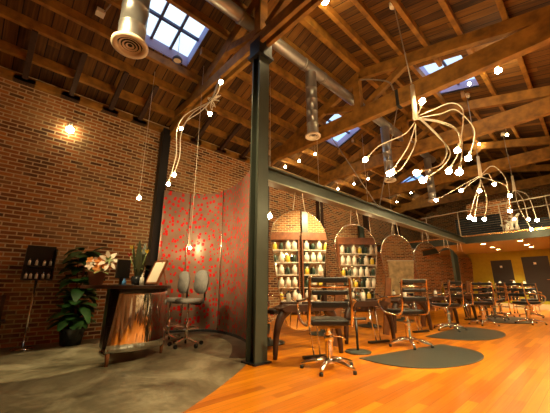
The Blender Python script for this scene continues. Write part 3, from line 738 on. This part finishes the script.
# ------------------------------------------------------------------ styling chairs
def chair(label, loc, rz, group, disc=False):
    o = thing('styling_chair', label, 'chair', loc, rz, group)
    MB().box((.03, 0, .57), (.47, .47, .075)).build('seat', 'black', o, bevel=.02)
    for z, h in ((1.09, .07), (.935, .06), (.79, .08)):
        MB().box((-.27 - (z - .78) * .12, 0, z), (.045, .45, h)).build('back_pad', 'black', o, bevel=.012)
    for s in (-1, 1):
        MB().tube(spline([(.2, s * .255, .53), (-.18, s * .265, .54), (-.27, s * .262, .66), (-.29, s * .255, .95), (-.315, s * .245, 1.13)]), .019, 8).build('side_frame', 'chrome_reflect', o)
        ar = MB().tube(spline([(-.275, s * .275, .86), (-.1, s * .36, .83), (.16, s * .385, .79), (.26, s * .375, .70), (.14, s * .36, .575), (-.12, s * .3, .53), (-.2, s * .26, .54)]), .017, 8).build('armrest', 'chrome', o)
        MB().box((.06, s * .386, .822), (.24, .05, .022)).build('arm_pad', 'black', ar, bevel=.008)
    MB().tube([(-.295, -.25, 1.01), (-.31, 0, 1.005), (-.295, .25, 1.01)], .016, 8).build('cross_bar', 'chrome_reflect', o)
    MB().bar((-.16, 0, .515), (.2, 0, .515), .3, .03).build('seat_plate', 'chrome', o)
    MB().lathe((0, 0, 0), [(.05, .1), (.05, .33), (.062, .335), (.062, .42), (.03, .43), (.03, .51)], 16).build('hydraulic_column', 'chrome', o)
    MB().tube(spline([(0, -.05, .39), (.02, -.16, .38), (.1, -.24, .33)]), .01, 6).build('pump_lever', 'chrome', o)
    if disc:
        MB().lathe((0, 0, 0), [(0, 0), (.3, 0), (.31, .015), (.29, .035), (.06, .06), (.05, .11)], 28).build('round_base', 'rubber', o)
    else:
        MB().lathe((0, 0, 0), [(.0, .07), (.07, .07), (.075, .1), (.055, .14), (.05, .14)], 16).build('base_hub', 'chrome', o)
        for k in range(5):
            a = k * 2 * PI / 5 + .2; ca, sa = math.cos(a), math.sin(a)
            g = MB().tube([(.03 * ca, .03 * sa, .115), (.2 * ca, .2 * sa, .09), (.36 * ca, .36 * sa, .05)], [.034, .03, .02], 8).build('base_leg', 'chrome', o)
            MB().lathe((.355 * ca, .355 * sa, 0), [(0, 0), (.024, 0), (.024, .035), (0, .04)], 10).build('glide', 'black', g)
    return o
GR = 'styling chairs on the camera side of the mirrors'
chairs = [('nearest black and chrome styling chair, on bare wood floor', -2.56, 3.36, 0, 135), ('second styling chair from the post, on the near half-round mat', -2.5, 5.58, .012, 150),
          ('third styling chair from the post, on the middle mat', -2.7, 8.3, .012, 165), ('fourth styling chair, at the near side of the far cluster', -2.42, 10.2, 0, 120),
          ('fifth styling chair, beside the farthest mat', -2.5, 11.95, .012, 165), ('sixth and farthest styling chair in front of the mirrors', -2.65, 13.6, 0, 150),
          ('styling chair turned away at the far right of the cluster', -1.6, 11.4, 0, 60), ('styling chair behind the farthest mat, nearest the trolleys', -1.85, 14.0, 0, 100)]
c0 = None
for lab, x, y, z, r in chairs:
    if c0 is None: c0 = chair(lab, (x, y, z), math.radians(r), GR)
    else: dup(c0, lab, (x, y, z), math.radians(r))
GB = 'styling chairs behind the row of mirrors'
c1 = chair('styling chair with a round base just behind the steel post', (-4.42, 3.98, 0), math.radians(15), GB, True)
for lab, y, r in (('round-based styling chair behind the second mirror', 5.6, -5), ('round-based styling chair behind the third mirror', 7.6, 10), ('round-based styling chair behind the fourth mirror', 9.6, 0)):
    dup(c1, lab, (-4.42, y, 0), math.radians(r))

# half-round mats
def mat(label, x, y, ry, dx, rz=0.0):
    pts = [(0, -ry)] + [(dx * math.cos(a) ** .6 if math.cos(a) > 0 else 0, ry * math.sin(a)) for a in [-PI / 2 + PI * k / 28 for k in range(1, 28)]] + [(0, ry)]
    m = MB().prism(pts, (0, 0, .007), (1, 0, 0), (0, 1, 0), .012).build('floor_mat', 'rubber', None, (x, y, 0), bevel=.004)
    m.rotation_euler = (0, 0, rz)
    tag(m, label, 'mat', 'half-round salon mats')
mat('nearest dark half-round rubber mat on the wood floor', -2.4, 5.15, 1.05, 1.02, -.2)
mat('middle half-round rubber mat, under the third chair', -2.72, 8.05, 1.2, 1.12)
mat('farthest half-round rubber mat, before the yellow wall', -2.8, 12.2, 1.3, 1.3)

# ------------------------------------------------------------------ far end: trolleys, handrail, plant
def trolley(label, loc, rz):
    o = thing('salon_trolley', label, 'trolley', loc, rz, 'chrome trolleys near the yellow wall')
    for x in (-.3, .3):
        for y in (-.18, .18):
            g = MB().tube([(x, y, .07), (x, y, 1.12)], .014, 8).build('post', 'chrome', o); MB().ball((x, y, .035), .035, 1).build('caster', 'black', g)
    for z in (.25, .65, 1.05): MB().box((0, 0, z), (.62, .38, .025)).build('shelf', 'chrome', o)
    MB().box((0, 0, .83), (.5, .34, .2)).build('drawer_box', 'black', o)
    return o
t0 = trolley('chrome trolley with black drawers in front of the left black door', (-2.95, 15.1, 0), .2)
dup(t0, 'chrome trolley between the two black doors, nearer the handrail', (-2.25, 15.6, 0), -.1)
def bottle(name, label, loc, mats, h, r, group):
    o = thing(name, label, 'bottle', loc, 0, group)
    MB().lathe((0, 0, 0), [(0, 0), (r, 0), (r, h * .7), (r * .45, h * .8), (r * .45, h * .84), (0, h * .84)], 12).build('body', mats[0], o)
    MB().lathe((0, 0, h * .82), [(r * .5, 0), (r * .5, h * .18), (0, h * .18)], 10).build('cap', mats[1], o)
    return o
bp_ = [('product_bottle', 'white bottle on the trolley before the left door, left one', (-3.15, 15.06, 1.063), ('white', 'chrome')), ('product_bottle', 'white bottle on the trolley before the left door, right one', (-2.8, 15.13, 1.063), ('white', 'black')),
       ('product_bottle', 'white bottle on the trolley between the doors, left one', (-2.42, 15.62, 1.063), ('white', 'white')), ('product_bottle', 'white bottle on the trolley between the doors, right one', (-2.08, 15.58, 1.063), ('white', 'black'))]
for nm, lab, loc, ms in bp_: bottle(nm, lab, loc, ms, .2, .045, 'bottles on the trolleys')
o = thing('step_handrail', 'thin sloping metal handrail at the steps below the right door', 'handrail', (-2.3, 17.6, 0))
MB().tube([(-.25, .8, 1.15), (.05, 0, .98), (.35, -.75, .82)], .02, 8).build('rail', 'wire', o)
for x, y, z in ((-.25, .8, 1.15), (.05, 0, .98), (.35, -.75, .82)): MB().tube([(x, y, 0), (x, y, z)], .016, 6).build('post', 'wire', o)
o = thing('potted_bromeliad', 'red-flowered green plant in a tall pot against the yellow wall', 'plant', (-4.05, 18.6, 0))
MB().lathe((0, 0, 0), [(0, 0), (.2, 0), (.26, 1.0), (.22, 1.0), (.2, .95), (0, .95)]).build('pot', 'pot_dark', o)
b = MB(); w = MB()
for k in range(16): a = k * 2.4; leaf(b if k % 4 else w, (0, 0, .95), (math.cos(a), math.sin(a), .5 + .1 * (k % 6)), .55 + .1 * (k % 3), .12, .5)
b.build('leaves', 'leaf', o); w.build('red_bracts', 'petal_red', o)

# ------------------------------------------------------------------ wall across the hall (seen in the mirrors)
def shelf_unit(label, loc, mt):
    o = thing('retail_shelf', label, 'shelf', loc, 0, 'retail shelves across the hall')
    W = 1.9
    for s in (-1, 1): MB().box((0, s * W / 2, 1.5), (.36, .05, 3.0)).build('side', mt, o)
    for z in (.5, .98, 1.46, 1.94, 2.42): MB().box((0, 0, z), (.36, W - .06, .03)).build('shelf', 'white', o)
    MB().box((0, 0, 2.98), (.4, W + .06, .3)).build('header', 'red_wood', o)
    MB().box((.17, 0, 1.6), (.015, W - .06, 2.8)).build('back_panel', 'mirror', o)
    MB().box((-.02, 0, .25), (.34, W - .06, .42)).build('base_cabinet', 'walnut', o)
    return o
SHY = (('first', 3.75), ('middle', 5.8), ('last', 8.0))
s0 = shelf_unit('wooden retail shelf of white bottles reflected in the nearest mirror', (3.38, SHY[0][1], 0), 'red_wood')
dup(s0, 'wooden retail shelf reflected at the right side of the nearest mirror', (3.38, SHY[1][1], 0))
dup(s0, 'wooden retail shelf reflected in the second mirror', (3.38, SHY[2][1], 0))
protos = {'w': bottle('product_bottle', '', (0, -50, 0), ('white', 'white'), .38, .1, ''), 'd': bottle('product_bottle', '', (0, -50, 0), ('green_blk', 'chrome'), .34, .07, ''), 'y': bottle('product_bottle', '', (0, -50, 0), ('petal_yellow', 'white'), .3, .08, '')}
used = set()
for nm, sy in SHY:
    for zi, z in enumerate((.5, .98, 1.46, 1.94, 2.42)):
        for k in range(7):
            kind = 'wwdwydw'[(k + zi * 2) % 7]; lab = '%s bottle on the %s retail shelf from the front of the hall' % ({'w': 'fat white', 'd': 'dark green', 'y': 'yellow'}[kind], nm)
            loc = (3.28, sy - .78 + k * .26, z + .016)
            p = protos[kind]
            if kind not in used: used.add(kind); p.location = loc; p['label'] = lab; p['group'] = 'bottles on the retail shelves'
            else: dup(p, lab, loc, group='bottles on the retail shelves')
o = thing('wall_panel', 'cream patterned panel hung on the far brick wall, reflected in the third mirror', 'wall panel', (3.55, 11.3, 1.2))
MB().box((0, 0, 0), (.05, 1.9, 2.1)).build('board', plain('cream mottled cloth', (.72, .62, .36), .7, noise=.35, nscale=4), o); MB().box((-.01, 0, 1.07), (.07, 2.0, .06)).build('top_batten', 'white', o)

# things on the consoles
k0 = bottle('styling_bottle', 'white bottle on the console of the nearest mirror station', (-3.3, 3.62, .742), ('white', 'black'), .2, .04, 'bottles on the styling consoles')
for lab, loc in (('white bottle on the console of the second mirror station', (-3.3, 5.5, .742)), ('white bottle on the console of the third mirror station', (-3.3, 7.4, .742)), ('white bottle on the console of the fourth mirror station', (-3.3, 9.4, .742))):
    dup(k0, lab, loc)
o = thing('round_footrest', 'black round-based footrest post behind the nearest chair', 'footrest', (-2.86, 4.5, 0))
MB().lathe((0, 0, 0), [(0, 0), (.2, 0), (.21, .012), (.19, .025), (.02, .035)], 24).build('round_base', 'rubber', o); MB().tube([(0, 0, .03), (0, 0, .5)], .02, 8).build('post', 'black', o); MB().tube([(-.1, -.14, .5), (.1, .14, .5)], .022, 8).build('bar', 'black', o)

# ------------------------------------------------------------------ lamps
def bulb(parent, p, r=.05, mat_='bulb', down=(0, 0, -1)):
    d = V(down).normalized(); p = V(p)
    b = MB().ball(p, r, 1, (1, 1, 1)).build('bulb', mat_, parent)
    MB().tube([p - d * (r * 2.1), p - d * (r * .8)], r * .42, 8).build('socket', 'cable', parent)
    return b
def chandelier(label, base, stem_h, canopy, arms, r_arm, r_bulb):
    o = thing('spider_chandelier', label, 'chandelier', base, 0, 'white-armed bulb chandeliers')
    MB().tube([(0, 0, -.02), (.02, 0, stem_h)], [.045, .035], 12).build('stem', 'cable', o)
    c = V(canopy) - V(base); MB().tube([(.02, 0, stem_h), c], .012, 6).build('chain', 'wire', o)
    MB().lathe(c, [(0, .0), (.08, 0), (.08, -.1), (0, -.12)], 14).build('canopy', 'cable', o)
    for a in arms:
        s = spline(a, 7); g = MB().tube(s, r_arm, 6).build('arm', 'cable', o)
        bulb(g, s[-1] + (s[-1] - s[-2]).normalized() * .08, r_bulb, down=s[-1] - s[-2])
    return o
A1 = [
[(-0.02, 0.0, -0.07), (-0.24, 0.03, -0.21), (-0.73, 0.07, -0.23), (-1.02, 0.1, -0.37)],
[(-0.01, 0.0, -0.11), (-0.14, -0.1, -0.51), (-0.4, -0.2, -0.9)],
[(-0.01, 0.0, -0.11), (-0.01, -0.18, -0.58), (-0.2, -0.35, -0.99), (-0.32, -.38, -1.03)],
[(0.05, 0.0, 0.02), (0.36, -0.1, -0.55), (0.45, -0.2, -0.86), (0.36, -0.3, -1.09), (0.12, -0.4, -1.15)],
[(0.04, 0.0, 0.0), (0.32, -0.05, -0.5), (0.47, -0.1, -0.85), (0.35, -0.15, -1.07), (0.12, -0.2, -1.2)],
[(0.05, 0.0, 0.02), (0.26, 0.06, 0.06), (0.55, 0.12, 0.09), (0.68, 0.18, -0.08), (0.59, 0.24, -0.47), (0.51, 0.3, -0.62)],
[(0.03, 0.0, -0.01), (0.36, 0.1, -0.04), (0.58, 0.2, -0.02), (0.75, 0.3, -0.36), (0.71, 0.4, -0.56), (0.6, 0.5, -0.73)],
[(0.03, 0.0, -0.01), (0.35, 0.09, -0.18), (0.54, 0.18, -0.37), (0.53, 0.26, -0.68), (0.33, 0.35, -0.93)],
[(0.02, 0.0, -0.03), (0.38, 0.0, -0.26), (0.61, 0.0, -0.54), (0.61, 0.0, -0.83), (0.54, 0.0, -1.1)],
[(0.02, 0.0, 0.06), (0.09, -0.05, 0.06), (0.15, -0.1, 0.13)]]
chandelier('large white spider chandelier hanging nearest, in front of the big timber truss', (-1.69, 5.0, 3.89), .66, (-1.72, 4.77, zr(-1.72) - .01), A1, .0095, .055)
A2 = [
[(-0.01, 0.0, 0.0), (0.27, 0.1, 0.23), (0.46, 0.2, -0.08), (0.47, 0.3, -0.48), (0.41, 0.4, -0.88)],
[(-0.03, 0.0, 0.01), (-0.36, -0.1, -0.15), (-1.02, -0.2, -0.44)],
[(-0.02, 0.0, -0.02), (-0.16, -0.25, -0.19), (-0.33, -0.5, -0.4)],
[(-0.01, 0.0, -0.11), (-0.2, -0.2, -0.66), (-0.3, -0.4, -1.07)],
[(-0.01, 0.0, -0.11), (-0.16, -0.15, -0.74), (-0.23, -0.3, -1.12)],
[(-0.01, 0.0, -0.11), (0.01, 0.15, -0.63), (-0.13, 0.3, -1.02)],
[(-0.01, 0.0, 0.0), (0.13, 0.25, 0.09), (0.16, 0.5, -0.09)],
[(0.01, 0.0, -0.03), (0.33, 0.07, -0.24), (0.46, 0.13, -0.36), (0.48, 0.2, -0.54)],
[(-0.02, 0.0, -0.05), (0.0, -0.15, -0.26), (-0.01, -0.3, -0.43)]]
chandelier('second spider chandelier, hanging in front of the mezzanine railing', (-1.64, 9.0, 3.84), .55, (-1.6, 9.0, zr(-1.6) - .01), A2, .011, .05)
A3 = [
[(-0.01, 0.0, 0.0), (-0.32, 0.15, -0.42), (-0.23, 0.3, -0.84)],
[(0.02, 0.0, 0.0), (0.17, -0.1, -0.4), (0.2, -0.2, -0.99)],
[(0.02, 0.0, 0.0), (0.32, -0.2, -0.32), (0.41, -0.4, -1.09)],
[(0.02, 0.0, 0.0), (-0.01, 0.15, -0.49), (0.15, 0.3, -1.24)]]
chandelier('third and farthest spider chandelier, close to the mezzanine edge', (-1.39, 12.3, 4.14), .5, (-1.36, 12.3, zr(-1.36) - .01), A3, .011, .05)
A4 = [
[(0.0, 0.0, 0.0), (0.3, -0.05, 0.0), (0.44, -0.1, 0.05)],
[(-0.04, 0.0, 0.0), (-0.08, -0.08, -0.17), (0.19, -0.15, -0.44)],
[(-0.04, 0.0, 0.0), (-0.4, -0.03, -0.09), (-0.85, -0.07, -0.09), (-1.0, -0.1, -0.19)],
[(-0.04, 0.0, 0.0), (-0.81, -0.05, -0.01), (-1.06, -0.1, -0.38), (-0.91, -0.15, -0.92), (-0.96, -0.2, -1.3)],
[(-0.04, 0.0, 0.0), (-0.96, -0.08, 0.08), (-1.18, -0.15, -0.23), (-0.93, -0.22, -0.94), (-0.97, -0.3, -1.52)]]
o = thing('wire_chandelier', 'tangle of pale wires with five bulbs under the roof truss by the steel post', 'chandelier', (-4.6, 2.6, 4.59))
MB().tube([(0, 0, .02), (0, .16, .62)], .02, 8).build('hanger', 'wire', o)
b = MB()
for k in range(7):
    a = k * .9; b.tube(spline([(0, 0, 0), (.12 * math.cos(a), .08 * math.sin(a), .1 * math.sin(2 * a)), (.16 * math.cos(a + 1), .1, .12 * math.cos(a)), (-.02, 0, .02)]), .006, 5)
b.build('wire_tangle', 'cable', o)
for a in A4:
    s = spline(a, 7); g = MB().tube(s, .01, 6).build('arm', 'cable', o); bulb(g, s[-1] + (s[-1] - s[-2]).normalized() * .07, .045, 'bulb_mini', down=s[-1] - s[-2])
def pendant(label, p, top, r=.045, mat_='bulb_soft', name='pendant_bulb', group='single hanging bulbs'):
    o = thing(name, label, 'pendant lamp', p, 0, group)
    MB().tube([(0, 0, r * 1.5), (0, 0, top - p[2])], .004, 5).build('cord', 'cable', o)
    bulb(o, (0, 0, 0), r, mat_)
pendant('single bulb on a long cord above the reception desk plants', (-5.99, 1.9, 2.72), zl(-5.99), .045, 'bulb_mini')
pendant('single bulb on a cord in front of the red dotted screen', (-5.34, 2.75, 1.74), zl(-5.34), .035)
o = thing('wall_spotlight', 'bright bare spotlight on the brick wall at left', 'wall lamp', (XL, .69, 4.22))
MB().tube([(0, 0, .12), (.1, 0, .12), (.1, 0, .05)], .02, 8).build('arm', 'wire', o); MB().box((.01, 0, .12), (.02, .1, .1)).build('plate', 'wire', o); bulb(o, (.12, 0, 0), .085, 'bulb_soft')
o = thing('skylight_lamp', 'small round lamp hanging in front of the large bright skylight', 'pendant lamp', (-5.08, 2.02, 5.5))
MB().lathe((0, 0, 0), [(0, .1), (.05, .09), (.1, .02), (.1, -.02), (.075, -.02), (.075, 0), (0, 0)], 18).build('shade', 'muntin', o)
MB().lathe((0, 0, -.012), [(0, 0), (.075, 0)], 18).build('lens', 'duct_rim', o); MB().tube([(0, 0, .09), (0, 0, .68)], .006, 5).build('cord', 'wire', o)
minis = [((-6.80, 6.87, 5.07), 'lowest small roof bulb, just above the near end of the steel beam'), ((-5.88, 7.41, 5.42), 'small roof bulb right of the duct diffuser'), ((-6.37, 7.13, 5.23), 'faint small roof bulb between two others past the duct diffuser'),
         ((-6.89, 10.14, 5.03), 'small roof bulb just above the steel beam, below the small skylight'), ((-5.9, 10.93, 5.42), 'small roof bulb left of the biggest glowing bulbs of the near chandelier'), ((-6.37, 10.59, 5.23), 'faint small roof bulb left of the bluish duct'),
         ((-.68, 7.64, 5.78), 'bright roof bulb at upper right beside the blue skylight'), ((-1.2, 11.76, 5.91), 'small roof bulb at far right below the third truss'), ((-2.11, 12.38, 6.13), 'small roof bulb right of the near chandelier arms'),
         ((-2.56, 3.71, 6.25), 'bright roof bulb at the top edge near the ridge'), ((-1.31, 7.93, 5.93), 'small bulb seen against the blue skylight'),
         ((-6.38, 14.59, 5.23), 'left small bulb of the far trio above the distant beam'), ((-5.62, 14.56, 5.53), 'middle small bulb of the far trio above the distant beam'), ((-5.77, 16.16, 5.47), 'right small bulb of the far trio above the distant beam')]
for p, lab in minis:
    big = p[0] in (-.68, -2.56)
    pendant(lab, p, (zl if p[0] < RX else zr)(p[0]), .075 if big else .045, 'bulb' if big else 'bulb_mini', 'ceiling_bulb', 'small bulbs hung under the roof')
for k, (y, z) in enumerate(((8.65, 2.5), (4.3, 2.52), (6.1, 2.5), (10.3, 2.5))):
    pendant(['bare bulb behind the beam between the second and third mirrors', 'bare bulb behind the beam right beside the steel post', 'bare bulb behind the beam above the second mirror', 'bare bulb far along behind the beam'][k], (-4.75, y, z), zl(-4.75), .06, 'bulb', 'hanging_bulb', 'bulbs hung behind the mirrors')
# unseen spotlights, added out of view to light floor, chairs, screen and flowers
def spot_head(label, p, target, power, ang=60, blend=.5, soft=.05):
    o = thing('unseen_spotlight', label, 'spotlight', p, 0, 'unseen spotlights under the roof')
    d = (V(target) - V(p)).normalized()
    MB().tube([d * -.12, d * .06], [.045, .06], 14).build('head', 'steel_dark', o)
    zt = (zl if p[0] < RX else zr)(p[0]); MB().tube([(0, 0, .0), (0, 0, zt - p[2])], .01, 6).build('rod', 'wire', o)
    L = lamp('SPOT', 'spot_lamp', d * .09, power, spot=ang, blend=blend, target=d * 2, parent=o, size=soft)
spot_head('unseen spotlight over the near wood floor', (0.8, 3.2, 4.7), (-1.3, 2.8, 0), 1300, 75, .8)
spot_head('unseen spotlight aimed at the nearest chair', (0.8, 1.0, 4.8), (-2.6, 3.6, .3), 450, 55, .8)
spot_head('unseen spotlight over the half-round mats', (1.0, 6.4, 4.6), (-2.2, 6.5, 0), 1300, 75, .8)
spot_head('unseen spotlight aimed at the far chairs', (1.4, 11.2, 4.5), (-2.4, 11.5, 0), 900, 75, .8)
spot_head('unseen spotlight added for the round pool on the concrete', (-4.2, -.6, 4.6), (-5.5, .7, 0), 600, 22, .12)  # added in place of light the steel desk throws on the floor
spot_head('unseen spotlight added to brighten the red dotted screen', (-2.2, -1.6, 4.8), (-5.3, 3.9, 2.0), 2100, 44, .8, .45)
spot_head('unseen spotlight added to brighten the flowers on the desk', (-3.4, -.9, 4.8), (-5.5, 1.35, 1.3), 600, 24, .9)
spot_head('unseen spotlight washing the retail shelves', (1.2, 5.4, 4.4), (3.5, 5.4, 1.6), 1000, 110, .8)
o = thing('white_garland', 'curly white garland of lamps on the right part of the mezzanine edge', 'garland', (-1.8, YM - .06, 2.961))
for k in range(9):
    a = k * 2.1; x = -.22 + .05 * k; MB().tube(spline([(x, 0, .03), (x + .1 * math.cos(a), .05 * math.sin(a), .12 + .04 * k), (x + .16 * math.cos(a + 1), .06, .2 + .05 * k), (x + .02, 0, .1 + .05 * k)]), .03, 6).build('curl', 'white', o)
